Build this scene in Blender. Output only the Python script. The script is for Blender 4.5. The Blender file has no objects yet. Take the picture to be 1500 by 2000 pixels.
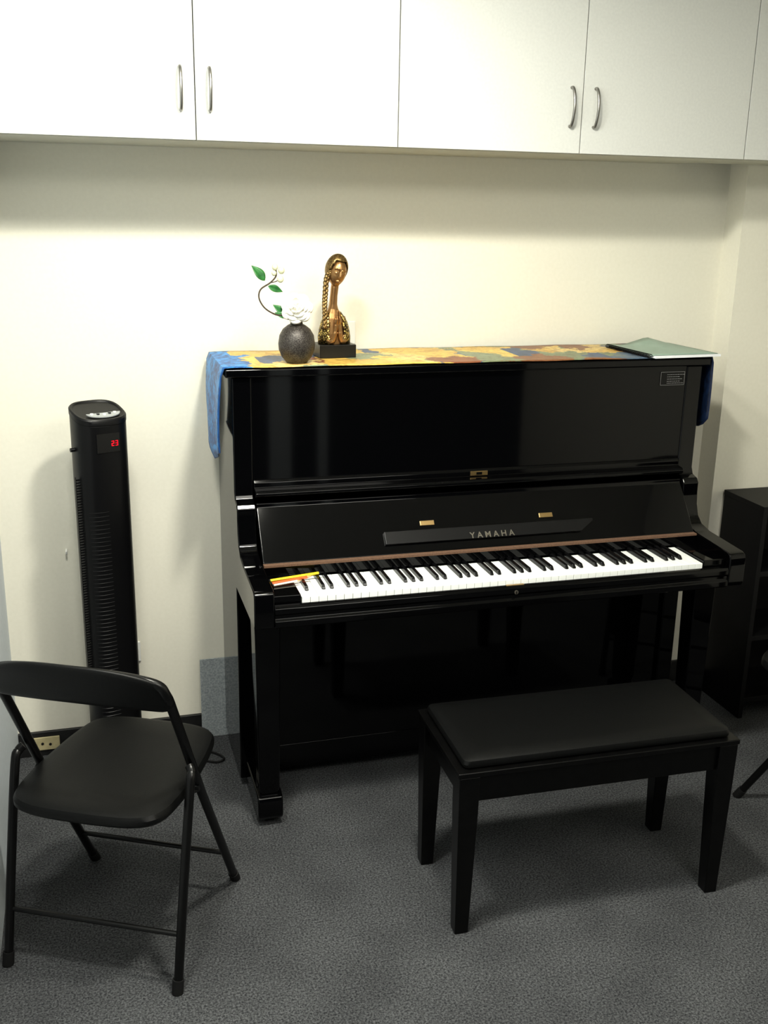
import bpy, bmesh, math, random
from mathutils import Vector, Matrix
random.seed(4)
S=bpy.context.scene; COL=S.collection
S.view_settings.view_transform='Standard'
S.view_settings.look='None'
S.view_settings.exposure=.34
S.view_settings.gamma=.92
PI=math.pi
# ---------------- materials ----------------
def mat(name, col, rough=.5, metal=0, spec=.5, coat=0, emit=None, es=0):
    m=bpy.data.materials.new(name); m.use_nodes=True
    b=m.node_tree.nodes['Principled BSDF']
    b.inputs['Base Color'].default_value=(*col,1); b.inputs['Roughness'].default_value=rough
    b.inputs['Metallic'].default_value=metal; b.inputs['Specular IOR Level'].default_value=spec
    b.inputs['Coat Weight'].default_value=coat; b.inputs['Coat Roughness'].default_value=.03
    if emit: b.inputs['Emission Color'].default_value=(*emit,1); b.inputs['Emission Strength'].default_value=es
    return m
def noisy(name, c1, c2, scale, rough=.6, bump=.1, dist=.002, metal=0, spec=.5, detail=4, lo=.35, hi=.65, kind='noise'):
    m=mat(name,c1,rough,metal,spec); nt=m.node_tree; N=nt.nodes; L=nt.links; b=N['Principled BSDF']
    tc=N.new('ShaderNodeTexCoord')
    if kind=='noise':
        t=N.new('ShaderNodeTexNoise'); t.inputs['Scale'].default_value=scale; t.inputs['Detail'].default_value=detail; out=t.outputs['Fac']
    else:
        t=N.new('ShaderNodeTexVoronoi'); t.inputs['Scale'].default_value=scale; out=t.outputs['Distance']
    L.new(tc.outputs['Object'],t.inputs['Vector'])
    r=N.new('ShaderNodeValToRGB'); r.color_ramp.elements[0].position=lo; r.color_ramp.elements[1].position=hi
    r.color_ramp.elements[0].color=(*c1,1); r.color_ramp.elements[1].color=(*c2,1)
    L.new(out,r.inputs['Fac']); L.new(r.outputs['Color'],b.inputs['Base Color'])
    if bump:
        bp=N.new('ShaderNodeBump'); bp.inputs['Strength'].default_value=bump; bp.inputs['Distance'].default_value=dist
        L.new(out,bp.inputs['Height']); L.new(bp.outputs['Normal'],b.inputs['Normal'])
    return m
M={}
M['wall']=noisy('wall_paint',(.77,.745,.645),(.79,.765,.665),90,.75,.03,.0006)
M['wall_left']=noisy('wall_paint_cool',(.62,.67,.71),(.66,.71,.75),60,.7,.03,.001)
M['ceil']=noisy('ceiling_paint',(.72,.71,.66),(.76,.75,.70),60,.8,.05,.001)
M['base']=noisy('baseboard_black',(.004,.004,.004),(.012,.012,.012),30,.5,.1)
M['door']=noisy('white_laminate',(.585,.59,.565),(.615,.62,.59),140,.36,.02,.0004)
M['cab']=noisy('cabinet_board',(.52,.515,.44),(.55,.545,.47),80,.6,.03)
M['nickel']=mat('brushed_nickel',(.30,.29,.27),.32,1)
M['piano']=mat('black_polyester',(.0009,.0009,.0011),.05,0,.28)
M['pianomatte']=mat('black_satin',(.0015,.0015,.0017),.22,0,.25)
M['ledge']=mat('black_ledge',(.0035,.0035,.0038),.30,0,.35)
M['ivory']=mat('white_key_plastic',(.88,.90,.88),.25)
M['ebony']=mat('black_key_plastic',(.003,.003,.0035),.2,0,.4)
M['brass']=mat('brass',(.55,.38,.17),.3,1)
M['felt']=noisy('red_brown_felt',(.10,.052,.032),(.16,.09,.052),300,.9,.2)
M['silver']=mat('silver_letters',(.26,.24,.20),.3,.8)
M['dim']=mat('dim_print',(.20,.20,.20),.4,.3)
M['leath']=noisy('black_vinyl',(.0024,.0026,.0026),(.0038,.0040,.0040),260,.42,.10,.0006,spec=.20,kind='v')
M['steel']=mat('black_enamel_tube',(.003,.003,.003),.3,0,.3)
M['rubber']=mat('black_rubber',(.005,.005,.005),.7,0,.3)
M['benchw']=noisy('black_lacquered_wood',(.0014,.0014,.0014),(.0025,.0025,.0025),40,.28,.02,spec=.22)
M['plast']=mat('black_plastic',(.0026,.0026,.0030),.36,0,.26)
M['plastg']=mat('gloss_black_plastic',(.004,.004,.0045),.15,0,.4)
M['silverp']=mat('silver_plastic',(.42,.44,.45),.35,.5)
M['red']=mat('red_led',(.2,0,.0),.4,emit=(1,.0,.012),es=2.6)
M['white']=mat('white_plastic',(.8,.8,.77),.4)
M['beige']=noisy('beige_plastic',(.40,.35,.20),(.47,.41,.24),50,.6,.05)
M['greyfelt']=noisy('blue_grey_felt',(.26,.29,.30),(.42,.45,.46),160,.95,.5)
M['shelf']=noisy('black_ash_veneer',(.0025,.0025,.003),(.004,.004,.0045),60,.5,.05,spec=.2)
M['vase']=noisy('dark_hammered_metal',(.022,.017,.014),(.095,.085,.075),330,.42,.6,.0010,.4,lo=.38,hi=.68)
M['bronze']=mat('gilded_bronze',(.38,.215,.09),.33,.9)
M['bronzed']=noisy('dark_gold_hair',(.10,.065,.028),(.32,.21,.08),200,.36,.8,.0012,.85)
M['scales']=noisy('gold_scale_dress',(.62,.46,.15),(.05,.03,.012),190,.33,1,.0012,.9,lo=.25,hi=.60,kind='v')
M['plinth']=mat('black_plinth',(.005,.005,.005),.35)
M['leaf']=noisy('green_leaf',(.010,.085,.018),(.025,.16,.03),60,.45,.2)
M['stem']=noisy('brown_stem',(.03,.02,.012),(.06,.04,.02),200,.7,.3)
M['bud']=mat('cream_bud',(.62,.62,.44),.5)
M['petal']=mat('white_petal',(.92,.90,.82),.55)
M['teal']=noisy('teal_cover',(.25,.34,.28),(.28,.37,.31),30,.45,.02)
M['paper']=mat('white_paper',(.80,.82,.84),.7)
M['pyel']=mat('yellow_lacquer',(.85,.62,.02),.35)
M['pora']=mat('orange_lacquer',(.80,.12,.02),.35)
M['pwhite']=mat('white_lacquer',(.85,.75,.62),.35)
M['wood']=mat('bare_wood',(.6,.4,.2),.7)
def carpet():
    m=mat('charcoal_carpet',(.03,.03,.033),.95,0,.1); nt=m.node_tree;N=nt.nodes;L=nt.links;b=N['Principled BSDF']
    tc=N.new('ShaderNodeTexCoord'); n1=N.new('ShaderNodeTexNoise'); n1.inputs['Scale'].default_value=190; n1.inputs['Detail'].default_value=8; n1.inputs['Roughness'].default_value=.85
    n2=N.new('ShaderNodeTexNoise'); n2.inputs['Scale'].default_value=5; n2.inputs['Detail'].default_value=5
    L.new(tc.outputs['Object'],n1.inputs['Vector']); L.new(tc.outputs['Object'],n2.inputs['Vector'])
    r=N.new('ShaderNodeValToRGB'); e=r.color_ramp.elements
    e[0].position=.42; e[0].color=(.014,.015,.017,1); e[1].position=.62; e[1].color=(.150,.155,.160,1)
    L.new(n1.outputs['Fac'],r.inputs['Fac'])
    mx=N.new('ShaderNodeMix'); mx.data_type='RGBA'; mx.blend_type='MULTIPLY'; mx.inputs[0].default_value=.6
    r2=N.new('ShaderNodeValToRGB'); r2.color_ramp.elements[0].position=.35; r2.color_ramp.elements[0].color=(.6,.6,.61,1); r2.color_ramp.elements[1].position=.65
    L.new(n2.outputs['Fac'],r2.inputs['Fac']); L.new(r.outputs['Color'],mx.inputs[6]); L.new(r2.outputs['Color'],mx.inputs[7]); L.new(mx.outputs[2],b.inputs['Base Color'])
    bp=N.new('ShaderNodeBump'); bp.inputs['Strength'].default_value=.35; bp.inputs['Distance'].default_value=.002
    L.new(n1.outputs['Fac'],bp.inputs['Height']); L.new(bp.outputs['Normal'],b.inputs['Normal']); return m
M['carpet']=carpet()
def runner_mat():
    m=mat('painted_silk',(.5,.4,.1),.42); nt=m.node_tree;N=nt.nodes;L=nt.links;b=N['Principled BSDF']
    tc=N.new('ShaderNodeTexCoord')
    wn=N.new('ShaderNodeTexNoise'); wn.inputs['Scale'].default_value=9; wn.inputs['Detail'].default_value=6; wn.inputs['Roughness'].default_value=.65; L.new(tc.outputs['Object'],wn.inputs['Vector'])
    ad=N.new('ShaderNodeMix'); ad.data_type='VECTOR'; ad.inputs[0].default_value=.22
    L.new(tc.outputs['Object'],ad.inputs[4]); L.new(wn.outputs['Color'],ad.inputs[5])
    v=N.new('ShaderNodeTexVoronoi'); v.inputs['Scale'].default_value=11; L.new(ad.outputs[1],v.inputs['Vector'])
    sep=N.new('ShaderNodeSeparateColor'); L.new(v.outputs['Color'],sep.inputs[0])
    sx=N.new('ShaderNodeSeparateXYZ'); L.new(tc.outputs['Object'],sx.inputs[0])
    nx=N.new('ShaderNodeMath'); nx.operation='MULTIPLY_ADD'; L.new(wn.outputs['Fac'],nx.inputs[0]); nx.inputs[1].default_value=.25
    L.new(sx.outputs[0],nx.inputs[2])
    bi=N.new('ShaderNodeMath'); bi.operation='MULTIPLY_ADD'; L.new(sx.outputs[0],bi.inputs[0]); bi.inputs[1].default_value=.30; L.new(sep.outputs[0],bi.inputs[2])
    r=N.new('ShaderNodeValToRGB'); r.color_ramp.interpolation='CONSTANT'; e=r.color_ramp.elements
    cols=[(0,(.66,.44,.10)),(.30,(.72,.54,.20)),(.40,(.10,.15,.22)),(.50,(.22,.26,.16)),(.60,(.24,.08,.03)),(.68,(.72,.52,.12)),(.80,(.05,.09,.18)),(.88,(.20,.24,.14)),(.96,(.24,.10,.04))]
    e[0].color=(*cols[0][1],1); e[1].position=cols[1][0]; e[1].color=(*cols[1][1],1)
    for p,c in cols[2:]:
        x=e.new(p); x.color=(*c,1)
    L.new(bi.outputs[0],r.inputs['Fac'])
    n3=N.new('ShaderNodeTexNoise'); n3.inputs['Scale'].default_value=35; n3.inputs['Detail'].default_value=6; L.new(ad.outputs[1],n3.inputs['Vector'])
    r3=N.new('ShaderNodeValToRGB'); r3.color_ramp.elements[0].position=.38; r3.color_ramp.elements[0].color=(.45,.32,.22,1); r3.color_ramp.elements[1].position=.55
    L.new(n3.outputs['Fac'],r3.inputs['Fac'])
    mu=N.new('ShaderNodeMix'); mu.data_type='RGBA'; mu.blend_type='MULTIPLY'; mu.inputs[0].default_value=.6
    L.new(r.outputs['Color'],mu.inputs[6]); L.new(r3.outputs['Color'],mu.inputs[7])
    def blue(c1,c2):
        rb=N.new('ShaderNodeValToRGB'); rb.color_ramp.elements[0].position=.40; rb.color_ramp.elements[0].color=(*c1,1); rb.color_ramp.elements[1].position=.60; rb.color_ramp.elements[1].color=(*c2,1)
        L.new(n3.outputs['Fac'],rb.inputs['Fac']); return rb.outputs['Color']
    def mixif(op,th,A,B):
        gt=N.new('ShaderNodeMath'); gt.operation=op; gt.inputs[1].default_value=th; L.new(nx.outputs[0],gt.inputs[0])
        q=N.new('ShaderNodeMix'); q.data_type='RGBA'; L.new(gt.outputs[0],q.inputs[0]); L.new(A,q.inputs[6]); L.new(B,q.inputs[7]); return q.outputs[2]
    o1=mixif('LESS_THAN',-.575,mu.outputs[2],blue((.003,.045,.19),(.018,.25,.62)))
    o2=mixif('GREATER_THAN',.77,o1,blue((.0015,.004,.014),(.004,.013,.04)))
    L.new(o2,b.inputs['Base Color']); return m
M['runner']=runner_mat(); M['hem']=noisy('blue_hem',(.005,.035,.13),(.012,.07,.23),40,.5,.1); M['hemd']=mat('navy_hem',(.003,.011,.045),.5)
# ---------------- mesh helpers ----------------
def box(bm,x0,x1,y0,y1,z0,z1,mx=None):
    vs=[bm.verts.new((x,y,z)) for x in (x0,x1) for y in (y0,y1) for z in (z0,z1)]
    if mx is not None:
        for v in vs: v.co=mx@v.co
    for f in ((0,1,3,2),(4,6,7,5),(0,4,5,1),(2,3,7,6),(0,2,6,4),(1,5,7,3)): bm.faces.new([vs[i] for i in f])
    return vs
def prism(bm,pts,a0,a1,axis='x'):
    def P(p,a): return {'x':(a,p[0],p[1]),'y':(p[0],a,p[1]),'z':(p[0],p[1],a)}[axis]
    A=[bm.verts.new(P(p,a0)) for p in pts]; B=[bm.verts.new(P(p,a1)) for p in pts]; n=len(pts)
    bm.faces.new(A); bm.faces.new(B[::-1])
    for i in range(n): bm.faces.new([A[i],B[i],B[(i+1)%n],A[(i+1)%n]])
def loft(bm,rings,cap=True):
    R=[[bm.verts.new(p) for p in r] for r in rings]; n=len(R[0])
    for a,b in zip(R,R[1:]):
        for i in range(n): bm.faces.new([a[i],a[(i+1)%n],b[(i+1)%n],b[i]])
    if cap: bm.faces.new(R[0][::-1]); bm.faces.new(R[-1])
def tube(bm,pts,r,n=12,cap=True,flat=1):
    pts=[Vector(p) for p in pts]; rs=r if isinstance(r,(list,tuple)) else [r]*len(pts)
    T=[]
    for i in range(len(pts)):
        a=pts[max(i-1,0)]; b=pts[min(i+1,len(pts)-1)]; T.append((b-a).normalized())
    up=Vector((0,0,1)) if abs(T[0].z)<.9 else Vector((0,1,0))
    u=T[0].cross(up).normalized(); rings=[]
    for i,p in enumerate(pts):
        u=(u-T[i]*u.dot(T[i])).normalized(); v=T[i].cross(u)
        rings.append([p+(u*math.cos(2*PI*k/n)+v*math.sin(2*PI*k/n)*flat)*rs[i] for k in range(n)])
    loft(bm,rings,cap)
def smoothpts(pts,n=6,closed=False):
    P=[Vector(p) for p in pts]; out=[]; L=len(P)
    for i in range(L if closed else L-1):
        if closed: p0,p1,p2,p3=P[i-1],P[i],P[(i+1)%L],P[(i+2)%L]
        else: p0=P[max(i-1,0)];p1=P[i];p2=P[i+1];p3=P[min(i+2,L-1)]
        for k in range(n):
            t=k/n; out.append(.5*((2*p1)+(p2-p0)*t+(2*p0-5*p1+4*p2-p3)*t*t+(3*p1-p0-3*p2+p3)*t**3))
    if not closed: out.append(P[-1])
    return out
def lathe(bm,prof,n=40,c=(0,0,0)):
    rings=[[(c[0]+r*math.cos(2*PI*k/n),c[1]+r*math.sin(2*PI*k/n),c[2]+z) for k in range(n)] for r,z in prof]
    loft(bm,rings)
def ell(z,cx,cy,rx,ry,n=24): return [(cx+rx*math.cos(2*PI*k/n),cy+ry*math.sin(2*PI*k/n),z) for k in range(n)]
def sphere(bm,c,r,sc=(1,1,1),rot=None,u=16,v=10):
    m=Matrix.Translation(c)@(rot if rot else Matrix.Identity(4))@Matrix.Diagonal((r*sc[0],r*sc[1],r*sc[2],1))
    bmesh.ops.create_uvsphere(bm,u_segments=u,v_segments=v,radius=1,matrix=m)
def obj(name,bm,m,parent=None,smooth=True,bevel=0,seg=2,world=False,sub=0,angle=35):
    bmesh.ops.recalc_face_normals(bm,faces=bm.faces)
    me=bpy.data.meshes.new(name); bm.to_mesh(me); bm.free()
    if m: me.materials.append(m)
    o=bpy.data.objects.new(name,me); COL.objects.link(o)
    if parent:
        o.parent=parent
        if world:
            root=parent; off=Vector((0,0,0))
            while root: off+=root.location; root=root.parent
            me.transform(Matrix.Translation(-off))
    if bevel:
        b=o.modifiers.new('bevel','BEVEL'); b.width=bevel; b.segments=seg; b.limit_method='ANGLE'; b.angle_limit=math.radians(angle); b.harden_normals=True
    if sub:
        s=o.modifiers.new('sub','SUBSURF'); s.levels=sub; s.render_levels=sub
    if smooth:
        me.polygons.foreach_set('use_smooth',[True]*len(me.polygons))
        if not sub: me.set_sharp_from_angle(angle=math.radians(angle))
    return o
def thing(name,label,cat,loc=(0,0,0),rz=0,group=None):
    o=bpy.data.objects.new(name,None); COL.objects.link(o); o.location=loc; o.rotation_euler=(0,0,rz)
    o['label']=label; o['category']=cat
    if group:o['group']=group
    return o
def tag(o,label,cat,group=None):
    o['label']=label;o['category']=cat
    if group:o['group']=group
    return o
def struct(name,b,m,bevel=0):
    o=obj(name,b,m,None,smooth=False,bevel=bevel); o['kind']='structure'; return o
def nb(): return bmesh.new()
def one(fn,*a,**k):
    b=nb(); fn(b,*a,**k); return b
def BX(*a): return one(box,*a)
# ---------------- setting ----------------
XL,XR,YF,ZC=-1.416,1.75,-4.0,2.6
struct('floor',BX(XL-.1,XR+.1,YF,.1,-.05,0),M['carpet'])
struct('ceiling',BX(XL-.1,XR+.1,YF,.1,ZC,ZC+.05),M['ceil'])
struct('wall_back',BX(XL-.1,1.01,0,.1,0,ZC),M['wall'])
struct('wall_back_pier',BX(1.01,XR+.1,-.1,.1,0,ZC),M['wall'])
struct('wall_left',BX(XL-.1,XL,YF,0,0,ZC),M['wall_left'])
struct('wall_right',BX(XR,XR+.1,YF,-.1,0,ZC),M['wall'])
struct('baseboard_back',BX(XL,1.01,-.012,0,0,.085),M['base'],.002)
struct('baseboard_pier',BX(1.01,XR,-.112,-.1,0,.085),M['base'],.002)
struct('reflection_post_1',BX(-.02,.12,YF,YF+.05,0,ZC),M['wall_left'],.002)  # unseen pale post added behind the camera, reflects as a stripe in the piano
struct('reflection_post_2',BX(.30,.36,YF,YF+.05,0,ZC),M['wall_left'],.002)  # thinner unseen post, added for a second reflected stripe
# ---------------- wall cabinets ----------------
CZ,CY,CT=1.903,-.372,2.598
seams=[-.822-.542,-.822,-.280,.262,.804,1.346]
def handle(door,x):
    z0,z1=1.976,2.078; pts=[(x,CY+.002,z0),(x,CY-.012,z0+.002),(x,CY-.022,z0+.020),(x,CY-.027,(z0+z1)/2),(x,CY-.022,z1-.020),(x,CY-.012,z1-.002),(x,CY+.002,z1)]
    h=obj('handle',one(tube,smoothpts(pts,6),.0042,12,True,1.0),M['nickel'],door,world=True); h['label']='brushed nickel bow handle'
def cabinet(x0,xm,x1,label,handles=True):
    t=thing('wall_cabinet',label,'cabinet',((x0+x1)/2,-.186,CZ),0,None)
    b=nb()
    box(b,x0,x1,CY+.02,-.001 if x1<1.0 else -.101,CZ,CT)
    obj('body',b,M['cab'],t,world=True,smooth=False)
    for a,c,s in ((x0,xm,-1),(xm,x1,1)):
        if c-a<.05: continue
        d=obj('door',BX(a+.0014,c-.0014,CY,CY+.018,CZ+.001,CT),M['door'],t,world=True,bevel=.0008,seg=1)
        if handles: handle(d,xm+s*.037)
    return t
cabinet(seams[0],seams[1],seams[2],'white double door wall cabinet above the black tower heater')
cabinet(seams[2],seams[3],seams[4],'white double door wall cabinet directly above the piano')
cabinet(seams[4],seams[5],XR-.002,'white wall cabinet at the far right end, only its edge seen',False)
tag(obj('filler_panel',BX(XL+.001,seams[0]-.001,CY,-.001,CZ,CT),M['door'],None,bevel=.001),'white filler panel between left wall and first wall cabinet','panel')
# ---------------- piano ----------------
PX=.745
pn=thing('upright_piano','glossy black upright piano with open keyboard lid against the back wall','piano',(0,-.36,0))
def pp(name,b,m=M['piano'],parent=pn,**k): return obj(name,b,m,parent,world=True,**k)
prof=[(-.02,.03),(-.02,1.285),(-.362,1.285),(-.362,.955),(-.372,.935),(-.398,.928),(-.408,.915),(-.408,.885),(-.412,.845),(-.425,.812),(-.452,.79),(-.50,.779),(-.675,.770),(-.690,.764),(-.695,.752),(-.695,.676),(-.688,.664),(-.362,.662),(-.362,.03)]
for s in (-1,1):
    pp('side_panel',one(prism,prof,s*.690,s*PX,'x'),bevel=.004,seg=3,angle=28)
pp('lid',BX(-.765,.765,-.376,-.018,1.286,1.31),bevel=.005,seg=3)
pp('upper_panel',BX(-.6895,.6895,-.359,-.335,.985,1.2855),bevel=.0008)
b=nb(); prism(b,[(-.34,.990),(-.362,.988),(-.368,.980),(-.368,.966),(-.394,.963),(-.402,.957),(-.402,.949),(-.394,.943),(-.34,.943)],-.689,.689,'x')
pp('panel_rail',b,bevel=.002,seg=2,angle=20)
bp_=pp('lock_plate',BX(-.028,.028,-.3715,-.366,.968,.982),M['brass'],bevel=.001); bp_['label']='small brass latch plate'
pp('latch_hole',BX(-.009,.009,-.3725,-.371,.971,.979),M['pianomatte'],bp_)
fy=lambda z:-.495+(z-.78)*.759
fprof=[(-.485,.772),(-.497,.778),(fy(.79)-.0,.79),(fy(.915),.915),(-.392,.926),(-.38,.927),(-.37,.915),(-.47,.772)]
fb=pp('fallboard',one(prism,fprof,-.687,.687,'x'),bevel=.003,seg=2,angle=25)
ang=math.atan2(.759,1)
def onboard(z): return Vector((0,fy(z),z))
nrm=Vector((0,-math.cos(ang),math.sin(ang)))
tdir=Vector((0,math.sin(ang),math.cos(ang)))
def boardmx(x,z,h=0):
    o=onboard(z)+nrm*h+Vector((x,0,0))
    m=Matrix(((1,0,0,o.x),(0,tdir.y,nrm.y,o.y),(0,tdir.z,nrm.z,o.z),(0,0,0,1))); return m
b=nb(); mx=boardmx(0,.817)
vs=[b.verts.new(mx@Vector(p)) for p in ((-.325,-.020,0),(.300,-.020,0),(.345,.012,0),(.345,.020,0),(-.325,.020,0),(-.325,-.020,.010),(.300,-.020,.010),(.345,.012,.010),(.345,.020,.010),(-.325,.020,.010))]
b.faces.new(vs[:5]); b.faces.new(vs[5:])
for i in range(5): b.faces.new([vs[i],vs[(i+1)%5],vs[5+(i+1)%5],vs[5+i]])
pp('music_ledge',b,M['ledge'],fb,bevel=.002)
for x in (-.187,.196):
    h=pp('hinge_plate',one(box,x-.022,x+.022,-.0075,.0075,-.001,.003,boardmx(0,.850)),M['brass'],fb,bevel=.001); h['label']='small brass hinge plate'
def text(name,s,size,mx,m,parent,ext=.0006,space=1.0,sx=1):
    c=bpy.data.curves.new(name,'FONT'); c.body=s; c.size=size; c.extrude=ext; c.align_x='CENTER'; c.align_y='CENTER'; c.space_character=space; c.offset=size*.012
    o=bpy.data.objects.new(name+'_tmp',c); COL.objects.link(o); dg=bpy.context.evaluated_depsgraph_get()
    me=bpy.data.meshes.new_from_object(o.evaluated_get(dg)); bpy.data.objects.remove(o)
    me.transform(mx@Matrix.Diagonal((sx,1,1,1))); bb=nb(); bb.from_mesh(me)
    return obj(name,bb,m,parent,world=True,smooth=False)
text('maker_lettering','YAMAHA',.0265,boardmx(.007,.808,.0106),M['silver'],fb,space=1.6,sx=.95)
pp('felt_strip',BX(-.687,.687,-.514,-.494,.7725,.7785),M['felt'])
pp('name_rail',BX(-.687,.687,-.512,-.47,.745,.7725),bevel=.001)
KZ,KY=.739,-.672
pp('keybed',BX(-.69,.69,-.672,-.34,.664,.712),bevel=.002)
b=nb(); prism(b,[(-.6735,.722),(-.680,.727),(-.690,.725),(-.695,.718),(-.695,.704),(-.690,.700),(-.690,.690),(-.697,.684),(-.697,.668),(-.690,.663),(-.6735,.663)],-.6895,.6895,'x')
ks=pp('key_slip',b,bevel=.0015,seg=2,angle=20)
lk=pp('lock',one(tube,[(.0,-.694,.709),(.0,-.6975,.709)],.006,16),M['silver'],ks)
pp('keyhole',BX(-.0013,.0013,-.6985,-.6974,.7045,.7125),M['pianomatte'],lk)
h=pp('lock_strike',BX(-.027,.027,-.687,-.6785,.7245,.7275),M['brass'],ks)
for s in (-1,1):
    a,c=sorted((s*.6895,s*.6145)); pp('key_block',BX(a,c,-.6725,-.51,.71,.748),bevel=.003,seg=3)
w=1.225/52
wk=nb(); box(wk,-w/2+.0005,w/2-.0005,KY,-.513,KZ-.021,KZ)
first=None
for i in range(52):
    x=-.6125+w*(i+.5)
    if first is None:
        first=obj('white_key',wk,M['ivory'],pn,bevel=.0009,seg=2); first.data.transform(Matrix.Translation((0,.36,0))); k=first
    else: k=first.copy(); COL.objects.link(k); k.parent=pn
    k.location=(x,0,0)
bk=nb()
ya,yb=-.628,-.515
rings=[[(-.0055,yb,KZ-.005),(.0055,yb,KZ-.005),(.0048,yb,KZ+.012),(-.0048,yb,KZ+.012)],
       [(-.0055,ya+.007,KZ-.005),(.0055,ya+.007,KZ-.005),(.0045,ya+.010,KZ+.0115),(-.0045,ya+.010,KZ+.0115)],
       [(-.0055,ya,KZ-.005),(.0055,ya,KZ-.005),(.0048,ya+.002,KZ+.003),(-.0048,ya+.002,KZ+.003)]]
loft(bk,rings); firstb=None
names='ABCDEFG'
for i in range(51):
    if names[i%7] in 'ACDFG':
        x=-.6125+w*(i+1)
        if firstb is None:
            firstb=obj('black_key',bk,M['ebony'],pn,bevel=.0012,seg=2); firstb.data.transform(Matrix.Translation((0,.36,0))); k=firstb
        else: k=firstb.copy(); COL.objects.link(k); k.parent=pn
        k.location=(x,0,0)
pp('lower_panel',BX(-.689,.689,-.345,-.325,.12,.662),bevel=.001)
pp('bottom_board',BX(-.689,.689,-.347,-.05,.04,.12),bevel=.001)
pp('back_board',BX(-.689,.689,-.04,-.02,.04,1.285),M['pianomatte'])
for s in (-1,1):
    cx=s*.692
    rings=[[(cx-h,-.585+(.07-2*h)*.3,z),(cx+h,-.585+(.07-2*h)*.3,z),(cx+h,-.585+2*h,z),(cx-h,-.585+2*h,z)] for z,h in ((.098,.026),(.12,.030),(.60,.036),(.662,.038))]
    pp('leg',one(loft,rings),bevel=.004,seg=3)
    b=nb(); prism(b,[(-.30,.022),(-.30,.10),(-.57,.10),(-.592,.093),(-.598,.078),(-.598,.034),(-.590,.022)],cx-.037,cx+.037,'x')
    toe=pp('toe_block',b,bevel=.005,seg=3,angle=25)
    for yy in (-.56,-.36):
        pp('caster',one(tube,[(cx-.012,yy,.0125),(cx+.012,yy,.0125)],.0125,20),M['rubber'],toe)
for x in (-.075,0,.075):
    b=nb(); tube(b,smoothpts([(x,-.34,.07),(x,-.40,.07),(x,-.44,.062),(x,-.465,.055)],4),[.006]*4+[.009]*4+[.014]*4+[.010],14,True,.35)
    p=pp('pedal',b,M['brass']); p['label']='brass foot pedal'
st=pp('sticker',BX(.598,.685,-.3605,-.359,1.225,1.268),M['pianomatte'],bevel=.0003); st['label']='small black sticker with a silver border and fine print'
b=nb()
for a in ((.599,.684,1.2255,1.2266),(.599,.684,1.2664,1.2675),(.599,.6001,1.2255,1.2675),(.6829,.684,1.2255,1.2675)): box(b,a[0],a[1],-.3609,-.3604,a[2],a[3])
for j,zz in enumerate((1.258,1.251,1.244,1.237,1.231)):
    x=.622
    while x<.676-.01*(j%2):
        l=random.uniform(.003,.008); box(b,x,x+l,-.3609,-.3604,zz,zz+.0016); x+=l+.0018
pp('print',b,M['dim'],st,smooth=False)
# ---------------- runner ----------------
def runner():
    b=nb()
    NL=14
    def Ldrop(v): return .235+.055*(1-abs(2*v-1)) if v<.5 else .215+.075*(1-abs(2*v-1))
    def Rdrop(v): return .222+.01*(1-abs(2*v-1)**4)-.03*abs(2*v-1)**6
    ny=14; rows=[]
    nx=70
    for j in range(ny+1):
        v=j/ny; y=-.374+v*(.374-.035); row=[]
        for i in range(NL,0,-1):
            t=i/NL; row.append((-.7735-.008*math.sin(t*2.5)-.006*math.sin(v*10+1)*t, y+.012*t, 1.309-t*Ldrop(v)))
        for i in range(nx+1):
            x=-.7675+1.535*i/nx; z=1.3125+(.0008*math.sin(x*23+v*5)+.0008)*(0 if i in(0,nx) else 1)
            row.append((x,y,z))
        for i in range(1,NL+1):
            t=i/NL; row.append((.7725+.003*math.sin(t*2.5), y, 1.309-t*Rdrop(v)))
        rows.append([b.verts.new(p) for p in row])
    for a,c in zip(rows,rows[1:]):
        for i in range(len(a)-1): b.faces.new([a[i],a[i+1],c[i+1],c[i]])
    edge=[v.co.copy() for v in rows[0]]
    le=[r[0].co.copy() for r in rows]; re=[r[-1].co.copy() for r in rows]
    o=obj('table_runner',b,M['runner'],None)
    s=o.modifiers.new('solid','SOLIDIFY'); s.thickness=.0015; s.offset=1
    tag(o,'silky patterned cloth runner in yellow, brown and blue laid over the piano top','cloth')
    h=obj('hem',one(tube,edge[:15][::-1]+le[1:],.0022,6),M['hem'],o); h['label']='blue hem of the left hanging end'
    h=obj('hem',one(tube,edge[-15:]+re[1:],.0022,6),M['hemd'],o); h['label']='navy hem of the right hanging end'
runner()
# ---------------- notebook ----------------
TZ=1.3150
nbk=thing('spiral_notebook','teal covered spiral bound notebook lying on the right end of the piano','notebook',(.658,-.248,TZ),math.radians(3.5))
obj('pages',BX(-.112,.128,-.140,.128,0,.0070),M['paper'],nbk,bevel=.0005)
b=nb(); g=[]
for j in range(9):
    row=[]
    for i in range(15):
        x=-.122+.246*i/14; y=-.130+.262*j/8
        lift=.022*max(0,1-abs(x-.03)/.085)*(j/8)**2
        row.append(b.verts.new((x,y,.0080+lift)))
    g.append(row)
for a,c in zip(g,g[1:]):
    for i in range(14): b.faces.new([a[i],a[i+1],c[i+1],c[i]])
o=obj('cover',b,M['teal'],nbk); s=o.modifiers.new('solid','SOLIDIFY'); s.thickness=.001; s.offset=1
o['label']='teal card cover, bent up at its far edge'
b=nb(); pts=[]
for k in range(44*8):
    a=2*PI*k/8; pts.append((-.124+.0060*math.cos(a),-.130+.255*k/(44*8),.0068+.0060*math.sin(a)))
tube(b,pts,.0010,5); obj('spiral_binding',b,M['plastg'],nbk)
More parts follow.
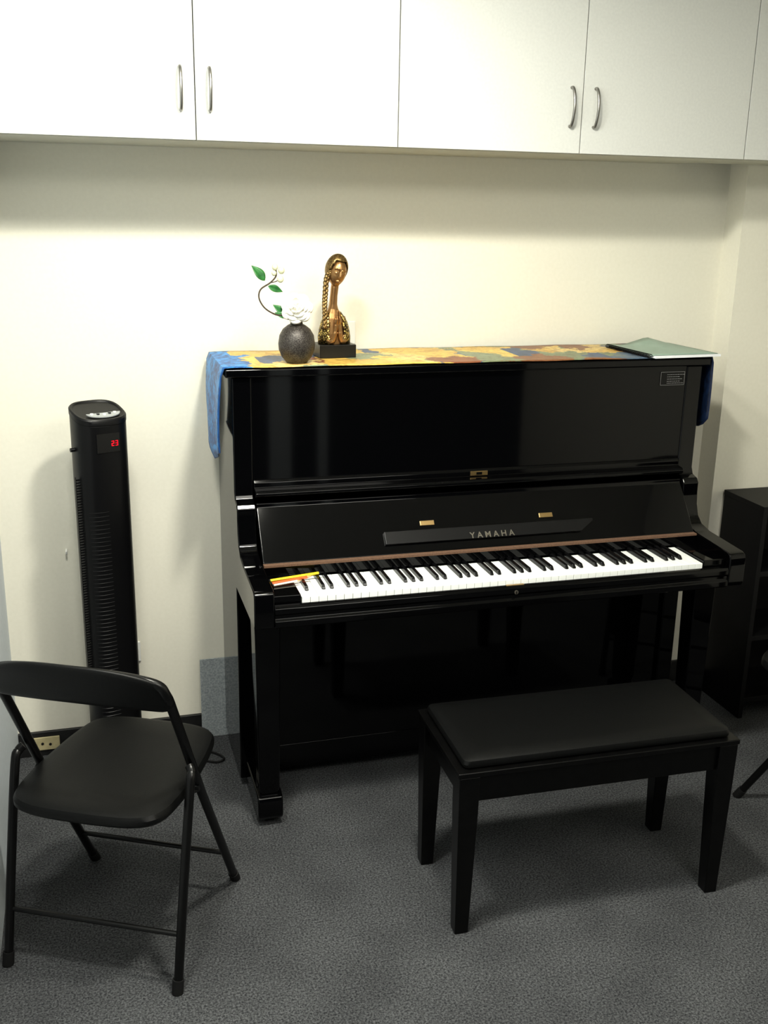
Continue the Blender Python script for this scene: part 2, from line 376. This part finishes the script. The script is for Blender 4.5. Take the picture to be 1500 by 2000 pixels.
# ---------------- vase and flowers ----------------
VX,VY=-.550,-.308
b=nb(); lathe(b,[(.001,0),(.026,0),(.030,.002),(.043,.018),(.0510,.038),(.0525,.055),(.049,.078),(.039,.096),(.025,.107),(.0185,.110),(.017,.114),(.0185,.118),(.0155,.118),(.014,.113),(.022,.10),(.034,.09),(.046,.06),(.04,.03),(.02,.01),(.001,.008)],48,(0,0,0))
v=obj('vase',b,M['vase'],None); v.location=(VX,VY,TZ); tag(v,'small round dark metallic vase holding the flower branch','vase')
fl=thing('flower_branch','artificial white rose branch with green leaves and buds in the dark vase','flower',(VX,VY,TZ+.02))
def W(px,py,dy=0): return (VX+(px-580)*.00148,VY+dy,TZ+.005+(712-py)*.00148)
stem=smoothpts([(VX,VY,TZ+.03),W(575,640),W(560,626,-.01),W(538,622,-.012),W(518,610,-.01),W(508,592,-.005),W(512,576),W(530,564),W(541,552),W(541,540)],6)
obj('stem',one(tube,stem,[.0026]*20+[.0022]*(len(stem)-20),8),M['stem'],fl,world=True)
obj('twig',one(tube,[W(530,564),W(540,562),W(550,557)],.0014,6),M['stem'],fl,world=True)
def leaf(p,d,L,wd,tilt):
    d=Vector(d).normalized(); side=d.cross(Vector((tilt,-1,.35))).normalized(); nn=side.cross(d).normalized(); b=nb(); rows=[]
    for i in range(11):
        t=i/10; ww=wd*math.sin(PI*t**.8)*.5+.0003; c=Vector(p)+d*L*t+nn*(-.12*L*t*t)
        rows.append([b.verts.new(c+side*ww*k+nn*(abs(k)*ww*.35)) for k in (-1,-.5,0,.5,1)])
    for a,c in zip(rows,rows[1:]):
        for i in range(4): b.faces.new([a[i],a[i+1],c[i+1],c[i]])
    o=obj('leaf',b,M['leaf'],fl,world=True); s=o.modifiers.new('solid','SOLIDIFY'); s.thickness=.0006
leaf(W(520,560),Vector(W(496,530))-Vector(W(520,560)),.054,.027,.2)
leaf(W(526,570),Vector(W(557,581))-Vector(W(526,570)),.045,.019,-.3)
leaf(W(562,626),Vector(W(534,602))-Vector(W(562,626)),.050,.024,.1)
leaf(W(560,628,-.01),Vector(W(534,616,-.01))-Vector(W(560,628,-.01)),.036,.018,.3)
for (x,y,r) in ((539,535,.0085),(551,541,.0092),(549,557,.0092),(537,546,.007)):
    b=nb(); sphere(b,W(x,y,-.004),r,(1,1,1.1)); obj('bud',b,M['bud'],fl,world=True)
def rose(c,R):
    c=Vector(c); ax=Vector((-.2,-.85,.42)).normalized(); u=ax.orthogonal().normalized(); v=ax.cross(u)
    b=nb()
    for layer,(n,rr_,cz,wdt) in enumerate(((3,.34,.30,.95),(4,.52,.22,.75),(5,.72,.12,.62),(6,.90,.04,.56),(7,1.02,.0,.50))):
        for k in range(n):
            a=2*PI*(k+.41*layer)/n; rows=[]
            for i in range(9):
                t=i/8; row=[]
                for q in (-1,-.66,-.33,0,.33,.66,1):
                    ww=wdt*math.sin(PI*(.16+.62*t))*1.05
                    az=a+q*ww
                    rad=R*rr_*(.28+.72*math.sin(t*PI/2))*(1-.10*q*q)
                    hh=R*(cz+ (.55-.10*layer)*t - .30*(layer/4)*t*t*t - .10*q*q*t + (.05*math.sin(4*q+k*2.1) if t>.9 else 0))
                    row.append(b.verts.new(c+(u*math.cos(az)+v*math.sin(az))*rad+ax*hh))
                rows.append(row)
            for A,B in zip(rows,rows[1:]):
                for i in range(6): b.faces.new([A[i],A[i+1],B[i+1],B[i]])
    o=obj('bloom',b,M['petal'],fl,world=True,angle=60); s=o.modifiers.new('solid','SOLIDIFY'); s.thickness=.0009; o['label']='large white rose bloom'
rose(W(578,609,-.020),.046)
# ---------------- statuette ----------------
sg=thing('bust_statuette','gilded bronze bust of a praying woman with a long braid on a black plinth','statuette',(-.412,-.190,TZ),math.radians(3))
obj('plinth',BX(-.056,.056,-.042,.042,0,.038),M['plinth'],sg,bevel=.0015)
z0=.038
b=nb()
sec=[(0,0,0,.040,.026),(.03,0,0,.040,.026),(.055,-.001,0,.036,.023),(.075,-.002,0,.030,.020),(.090,-.003,0,.022,.016),(.102,-.004,0,.0155,.0135),(.115,-.004,-.001,.0120,.0120),(.140,-.003,-.003,.0112,.0115),(.165,-.001,-.006,.0115,.0115),(.180,.001,-.006,.011,.011)]
loft(b,[ell(z0+z,cx,cy,rx,ry) for z,cx,cy,rx,ry in sec])
HR=Matrix.Rotation(math.radians(12),4,'Y')@Matrix.Rotation(math.radians(12),4,'X')@Matrix.Rotation(math.radians(6),4,'Z')
HC=Vector((.005,-.008,z0+.207))
def H(x,y,z): return HC+(HR@Vector((x,y,z)))
sphere(b,H(0,-.002,.002),.0282,(.92,1.02,1.40),HR,24,16)
sphere(b,H(0,-.008,-.027),.014,(1.0,1.0,.9),HR)
tube(b,[H(0,-.0280,.014),H(0,-.0330,-.003),H(0,-.0315,-.009)],[.0022,.0034,.0040],8)
for s in (-1,1):
    tube(b,[H(s*.018,-.0225,.013),H(s*.011,-.0285,.0175),H(s*.003,-.0300,.014)],[.0012,.0018,.0018],8)
    sphere(b,H(s*.0098,-.0252,.0045),.0054,(1.4,.6,.45),HR)
tube(b,[H(-.0075,-.0260,-.0185),H(0,-.0302,-.0172),H(.0075,-.0260,-.0185)],[.001,.0025,.001],8)
tube(b,[H(-.0055,-.0252,-.0218),H(0,-.0290,-.0218),H(.0055,-.0252,-.0218)],[.001,.0026,.001],8)
for s in (-1,1):
    tube(b,smoothpts([(s*.024,0,z0+.078),(s*.031,-.008,z0+.045),(s*.026,-.020,z0+.012),(s*.013,-.030,z0+.012),(s*.0075,-.034,z0+.035),(s*.0052,-.036,z0+.058)],5),[.0095]*10+[.0085]*6+[.0075]*5+[.006]*5,12)
    tube(b,[(s*.0046,-.036,z0+.054),(s*.0042,-.036,z0+.066),(s*.0038,-.036,z0+.076)],[.0050,.0068,.0062],10,True,1.0)
    for k,(dy,L) in enumerate(((-.0055,.026),(-.0020,.030),(.0015,.028),(.0048,.022))):
        tube(b,[(s*.0032,-.036+dy,z0+.072),(s*.0028,-.036+dy,z0+.072+L*.6),(s*.0022,-.036+dy,z0+.072+L)],[.0024,.0021,.0014],8)
    tube(b,[(s*.004,-.041,z0+.064),(s*.0042,-.045,z0+.074),(s*.003,-.044,z0+.082)],[.0026,.0023,.0016],8)
fg=obj('figure',b,M['bronze'],sg); rm=fg.modifiers.new('remesh','REMESH'); rm.mode='VOXEL'; rm.voxel_size=.0011; rm.use_smooth_shade=True
sm=fg.modifiers.new('smooth','SMOOTH'); sm.iterations=2
b=nb()
sphere(b,H(-.002,.006,.010),.0322,(1.0,1.0,1.32),HR,36,26)
for vtx in list(b.verts):
    l=HR.inverted()@(vtx.co-HC)
    if l.y<-.006 and abs(l.x)<.0265-.35*max(0,l.z-.008) and l.z<.038: b.verts.remove(vtx)
hr=obj('hair',b,M['bronzed'],sg); s=hr.modifiers.new('solid','SOLIDIFY'); s.thickness=.003; s.offset=0
b=nb()
pth=smoothpts([H(-.024,-.004,.004),H(-.030,-.008,-.022),(-.032,-.014,z0+.150),(-.035,-.018,z0+.118),(-.036,-.024,z0+.085),(-.037,-.028,z0+.048)],16)
for ph in (0,2*PI/3,4*PI/3):
    st_=[]
    for i,p in enumerate(pth):
        a=i*.42+ph; st_.append(p+Vector((.0044*math.sin(a),.0028*math.sin(2*a),0)))
    tube(b,st_,[.0050-.000022*i for i in range(len(st_))],10)
br=obj('braid',b,M['bronzed'],sg); rm=br.modifiers.new('remesh','REMESH'); rm.mode='VOXEL'; rm.voxel_size=.0009; rm.use_smooth_shade=True
b=nb(); loft(b,[ell(z0+z,cx,cy,rx,ry,48) for z,cx,cy,rx,ry in ((.001,0,.002,.047,.034),(.02,0,.002,.048,.035),(.045,0,.002,.044,.032),(.065,0,.002,.038,.028),(.080,-.001,.002,.029,.021),(.092,-.002,.002,.021,.016))],False)
for vtx in list(b.verts):
    if vtx.co.y<-.010 and abs(vtx.co.x)<.017: b.verts.remove(vtx)
sh=obj('shawl',b,M['scales'],sg); s=sh.modifiers.new('solid','SOLIDIFY'); s.thickness=.004; s.offset=0
# ---------------- pencils ----------------
def pencil(a,c,m,label,end,r=.0038):
    a=Vector(a);c=Vector(c); d=(c-a); L=d.length; d.normalize()
    t=thing('pencil',label,'pencil',a,0,None)
    def pt(x): return d*x
    obj('barrel',one(tube,[pt(.004),pt(L-.016)],r,6),m,t)
    obj('sharpened_tip',one(tube,[pt(L-.016),pt(L-.002)],[r*.97,.0008],10),end,t)
    obj('end_cap',one(tube,[pt(0),pt(.004)],r*1.03,10),M['rubber'],t)
pencil((-.684,-.570,.7550),(-.522,-.537,.7560),M['pyel'],'yellow pencil resting across the lowest keys, nearest the raised lid',M['rubber'],.0042)
pencil((-.682,-.586,.7525),(-.560,-.560,.7555),M['pora'],'red pencil between the yellow and pale pencils on the lowest keys',M['wood'],.0042)
pencil((-.680,-.600,.7520),(-.592,-.581,.7545),M['pwhite'],'short pale pencil on the key block, nearest the front edge',M['wood'],.0032)
# ---------------- bench ----------------
be=thing('piano_bench','black piano bench with a padded vinyl top in front of the piano','bench',(.043,-1.022,0),math.radians(-1.2))
hx,hy=.352,.146
b=nb()
def rr(hx,hy,r,z,n=6):
    out=[]
    for cx,cy,a0 in ((hx-r,hy-r,0),(-hx+r,hy-r,90),(-hx+r,-hy+r,180),(hx-r,-hy+r,270)):
        for k in range(n+1):
            a=math.radians(a0+90*k/n); out.append((cx+r*math.cos(a),cy+r*math.sin(a),z))
    return out
loft(b,[rr(.353,.148,.01,.4585),rr(.360,.155,.014,.462),rr(.362,.157,.016,.470),rr(.359,.154,.016,.479),rr(.350,.145,.02,.484),rr(.31,.11,.02,.486),rr(.15,.04,.02,.4865)])
obj('cushion',b,M['leath'],be)
obj('seat_frame',BX(-.380,.380,-.172,.172,.444,.458),M['benchw'],be,bevel=.003)
b=nb()
for y in (-.150,.150): box(b,-.33,.33,y-.009,y+.009,.372,.4435)
for x in (-.352,.352): box(b,x-.009,x+.009,-.13,.13,.372,.4435)
obj('apron',b,M['benchw'],be,bevel=.001)
for sx in (-1,1):
    for sy in (-1,1):
        cx,cy=sx*hx,sy*hy
        rings=[[(cx+dx*h-sx*o,cy+dy*h-sy*o,z) for dx,dy in ((-1,-1),(1,-1),(1,1),(-1,1))] for z,h,o in ((0,.0175,.0),(.34,.025,.002),(.4435,.026,.002))]
        obj('leg',one(loft,rings),M['benchw'],be,bevel=.002)
# ---------------- folding chairs ----------------
def seat_outline(k=1.0,z=0):
    ctrl=[(0,.228),(.10,.224),(.160,.195),(.182,.12),(.193,0),(.195,-.10),(.180,-.185),(.125,-.222),(0,-.230),(-.125,-.222),(-.180,-.185),(-.195,-.10),(-.193,0),(-.182,.12),(-.160,.195),(-.10,.224)]
    return [Vector((p.x*k,p.y*k,z)) for p in smoothpts([(a,c,0) for a,c in ctrl],4,True)]
def make_chair(label,loc,rz):
    t=thing('folding_chair',label,'chair',loc,rz,None)
    b=nb(); loft(b,[seat_outline(k,z) for k,z in ((.90,.418),(.97,.420),(1.0,.428),(1.0,.438),(.975,.447),(.90,.452),(.6,.450),(.2,.448))])
    obj('seat',b,M['leath'],t)
    R=.0112
    arch=[(-.203,.215,.0),(-.203,.0,.39),(-.203,-.140,.665),(-.203,-.180,.735),(-.183,-.192,.765),(-.10,-.212,.785),(0,-.220,.79),(.10,-.212,.785),(.183,-.192,.765),(.203,-.180,.735),(.203,-.140,.665),(.203,0,.39),(.203,.215,0)]
    p=[Vector(arch[0])]+smoothpts(arch[1:-1],6)+[Vector(arch[-1])]
    obj('back_frame',one(tube,p,R,14),M['steel'],t)
    for s in (-1,1):
        obj('rear_leg',one(tube,smoothpts([(s*.214,-.215,0),(s*.216,-.16,.25),(s*.218,-.107,.47),(s*.216,-.090,.500),(s*.208,-.080,.510)],5),.0108,14),M['steel'],t)
        f=obj('foot_cap',one(tube,[(s*.214,-.2165,0),(s*.214,-.2095,.032)],.0135,14),M['rubber'],t)
        f=obj('foot_cap',one(tube,[(s*.203,.216,0),(s*.203,.1985,.030)],.0135,14),M['rubber'],t)
        obj('hinge_bracket',one(tube,[(s*.185,-.03,.425),(s*.21,-.03,.425)],.007,10),M['steel'],t)
    obj('rear_crossbar',one(tube,[(-.214,-.185,.135),(.214,-.185,.135)],.0065,10),M['steel'],t)
    obj('front_crossbar',one(tube,[(-.203,.145,.128),(.203,.145,.128)],.0065,10),M['steel'],t)
    obj('seat_support',one(tube,smoothpts([(-.200,-.02,.415),(-.12,-.12,.408),(0,-.15,.405),(.12,-.12,.408),(.200,-.02,.415)],5),.008,10),M['steel'],t)
    b=nb(); rings=[]; n=24
    for i in range(n+1):
        x=-.218+.436*i/n; q=abs(x)/.218; yc=-.218+.040*q**2.2; top=.810-.055*q**2.6-(.03 if q>.99 else 0); bot=.707-.022*q**2+(.02 if q>.99 else 0)
        th=.010 if q<.99 else .004
        ring=[]
        for (fz,ft) in ((0,.3),(.06,1),(.5,1.1),(.94,1),(1,.3),(1,-.3),(.94,-1),(.5,-1.1),(.06,-1),(0,-.3)):
            z=bot+(top-bot)*fz; ring.append((x,yc+ft*th-(z-.75)*.3,z))
        rings.append(ring)
    loft(b,rings); obj('backrest',b,M['leath'],t,sub=1)
    return t
make_chair('black folding chair with a padded vinyl seat in front of the tower heater',(-1.107,-.912,0),math.radians(-27.4))
make_chair('black folding chair at the right edge, only a leg and seat corner in view',(1.033,-.854,0),math.radians(35))
# ---------------- tower heater ----------------
hz=thing('tower_heater','tall slim black tower heater with a red digital display','heater',(-1.108,-.222,0),math.radians(22))
def oval(z,k=1.0,n=48,sl=0):
    out=[]
    for i in range(n):
        a=2*PI*i/n; c,s=math.cos(a),math.sin(a); x=.074*k*math.copysign(abs(c)**.62,c); y=.064*k*math.copysign(abs(s)**.75,s)
        out.append((x,y,z+sl*y))
    return out
obj('base',one(lathe,[(.001,0),(.135,0),(.140,.004),(.138,.014),(.11,.024),(.07,.03),(.001,.03)],48),M['plastg'],hz)
obj('body',one(loft,[oval(.03),oval(1.165,1,48,.28)]),M['plast'],hz,bevel=.003,angle=40)
cap=obj('top_cap',one(loft,[oval(1.1655,1.02,48,.28),oval(1.178,1.02,48,.28),oval(1.182,.97,48,.28),oval(1.1815,.90,48,.28),oval(1.178,.86,48,.28),oval(1.177,.2,48,.28)]),M['plast'],hz)
def capz(y,h=0): return 1.180+.28*y+h
b=nb(); n=20
pts=[(.050*math.cos(PI+PI*i/n)+.006,-.024+.026*math.sin(PI+PI*i/n)) for i in range(n+1)]
A=[b.verts.new((x,y,capz(y,.001))) for x,y in pts]; B=[b.verts.new((x,y,capz(y,.0035))) for x,y in pts]
b.faces.new(A);b.faces.new(B[::-1])
for i in range(len(pts)): b.faces.new([A[i],B[i],B[(i+1)%len(pts)],A[(i+1)%len(pts)]])
cp=obj('control_panel',b,M['silverp'],cap,smooth=False)
for i in range(5):
    x=-.028+.017*i; y=-.034+.004*abs(i-2); obj('button',one(tube,[(x,y,capz(y,.002)),(x,y,capz(y,.0050))],.0048,12),M['plastg'] if i%2 else M['white'],cp)
b=nb()
def sect(a,k=1.0): return (.074*k*math.copysign(abs(math.cos(a))**.62,math.cos(a)),.064*k*math.copysign(abs(math.sin(a))**.75,math.sin(a)))
for k in range(60):
    z=.16+.0125*k
    tube(b,[(*sect(math.radians(222+46*i/8),1.002),z) for i in range(9)],.0006,4)
obj('louvres',b,M['plast'],hz)
b=nb()
box(b,-.0850,-.0832,-.020,-.014,.30,1.0)
for k in range(87): box(b,-.0842,-.070,-.019,-.015,.30+.0080*k,.3042+.0080*k)
obj('side_grille',b,M['plast'],hz)
d=obj('display_window',BX(-.034,.034,-.0655,-.0620,1.07,1.125),M['plastg'],hz,bevel=.0008)
def digit(b,x,z,ch,h=.0145,wd=.0075,t=.0015):
    seg={'2':'abged','3':'abgcd'}[ch]
    P={'a':(x,x+wd,z+h-t,z+h),'g':(x,x+wd,z+h/2-t/2,z+h/2+t/2),'d':(x,x+wd,z,z+t),'b':(x+wd-t,x+wd,z+h/2,z+h),'c':(x+wd-t,x+wd,z,z+h/2),'e':(x,x+t,z,z+h/2),'f':(x,x+t,z+h/2,z+h)}
    for s in seg: a=P[s]; box(b,a[0],a[1],-.0662,-.0656,a[2],a[3])
b=nb(); digit(b,.009,1.088,'2'); digit(b,.0205,1.088,'3')
g=obj('digits',b,M['red'],d,smooth=False); g['label']='glowing red digits 23'
obj('knob',one(tube,[(-.073,.0,1.075),(-.086,.0,1.075)],.006,12),M['plast'],hz)
# ---------------- bookcase right ----------------
bc=thing('bookcase','low black bookcase standing right of the piano','bookcase',(1.25,-.23,0))
x0,x1,y0,y1,zt=1.052,1.48,-.345,-.114,.795
for a in ((x0,x0+.018),(x1-.018,x1)): obj('side_panel',BX(a[0],a[1],y0,y1,0,zt-.0185),M['shelf'],bc,world=True,bevel=.0008)
obj('top_panel',BX(x0-.002,x1+.002,y0-.003,y1,zt-.018,zt),M['shelf'],bc,world=True,bevel=.0008)
obj('back_panel',BX(x0+.018,x1-.018,y1-.006,y1,.0,zt-.0185),M['shelf'],bc,world=True)
for z in (.06,.30,.54): obj('shelf',BX(x0+.0182,x1-.0182,y0+.002,y1-.0062,z,z+.018),M['shelf'],bc,world=True,bevel=.0008)
# ---------------- small things ----------------
tag(obj('felt_panel',BX(-.826,-.60,-.0175,-.0125,0.001,.288),M['greyfelt'],None,smooth=False),'blue grey felt board standing on the floor behind the piano\'s left side','panel')
def outlet(name,x,z,label,w_=.07,h_=.115):
    t=thing(name,label,'socket',(x,-.0,z))
    obj('plate',BX(-w_/2,w_/2,-.008,-.0005,-h_/2,h_/2),M['white'],t,bevel=.003)
    b=nb()
    for dx in (-.010,.010): box(b,dx-.0022,dx+.0022,-.0090,-.0079,-.006,.010)
    obj('slots',b,M['rubber'],t,smooth=False)
outlet('wall_socket',-.335,1.362,'white wall socket behind the bronze statuette',.072,.072)
outlet('wall_socket',-1.045,.335,'white wall socket low on the wall just right of the tower heater',.06,.07)
h=obj('wall_hook',one(tube,smoothpts([(-1.225,0,.70),(-1.225,-.014,.70),(-1.225,-.020,.694),(-1.225,-.022,.702)],4),.003,8),M['white'],None); tag(h,'tiny white hook on the wall left of the tower heater','hook')
bo=thing('cable_outlet','beige cable outlet plate on the black baseboard behind the folding chair','outlet',(-1.33,-.0125,.045))
obj('plate',BX(-.042,.042,-.006,0,-.022,.024),M['beige'],bo,bevel=.002)
b=nb(); tube(b,[(-.012,-.0055,.002),(-.012,-.0072,.002)],.0045,12); tube(b,[(.012,-.0055,-.002),(.012,-.0072,-.002)],.0045,12)
obj('slots',b,M['rubber'],bo,smooth=False)
c=obj('power_cord',one(tube,smoothpts([(-.935,-.04,.006),(-.90,-.12,.006),(-.85,-.17,.006),(-.80,-.20,.006),(-.775,-.185,.006),(-.79,-.15,.006),(-.83,-.11,.006),(-.87,-.05,.006)],6),.0035,8),M['rubber'],None)
tag(c,'thin black power cord looped on the carpet left of the piano','cord')
# ---------------- lights ----------------
def area(name,loc,size,power,col,target=None,shape='DISK'):
    l=bpy.data.lights.new(name,'AREA'); l.shape=shape; l.size=size; l.energy=power; l.color=col
    o=bpy.data.objects.new(name,l); COL.objects.link(o); o.location=loc
    if target: o.rotation_euler=(Vector(target)-Vector(loc)).to_track_quat('-Z','Y').to_euler()
    return o
area('ceiling_lamp',(-.50,-1.40,2.59),.20,35,(1,.975,.86))
area('ceiling_lamp_side',(-1.15,-1.50,2.59),.28,27,(1,.985,.90))
area('rear_fill',(.1,-3.0,2.59),1.3,40,(1,.975,.88))  # added soft fill, lightens the shade under the wall cabinets
wd=bpy.data.worlds.new('world'); S.world=wd; wd.use_nodes=True; wd.node_tree.nodes['Background'].inputs[0].default_value=(.50,.58,.66,1); wd.node_tree.nodes['Background'].inputs[1].default_value=.05
# ---------------- camera ----------------
f,Cx,Cy,Cz,yaw,pit,rol=2017.92842,-1.13326,-3.22092,1.74549,0.28460,0.28638,0.01894
w_=Vector((math.sin(yaw)*math.cos(pit),math.cos(yaw)*math.cos(pit),-math.sin(pit))); r_=Vector((math.cos(yaw),-math.sin(yaw),0)); u_=r_.cross(w_)
cr,sr=math.cos(rol),math.sin(rol); r2=r_*cr+u_*sr; u2=-r_*sr+u_*cr
cd=bpy.data.cameras.new('camera'); cam=bpy.data.objects.new('camera',cd); COL.objects.link(cam)
cam.matrix_world=Matrix(((r2.x,u2.x,-w_.x,Cx),(r2.y,u2.y,-w_.y,Cy),(r2.z,u2.z,-w_.z,Cz),(0,0,0,1)))
cd.sensor_fit='VERTICAL'; cd.sensor_height=24; cd.lens=f*24/2000; cd.clip_start=.02
S.camera=cam
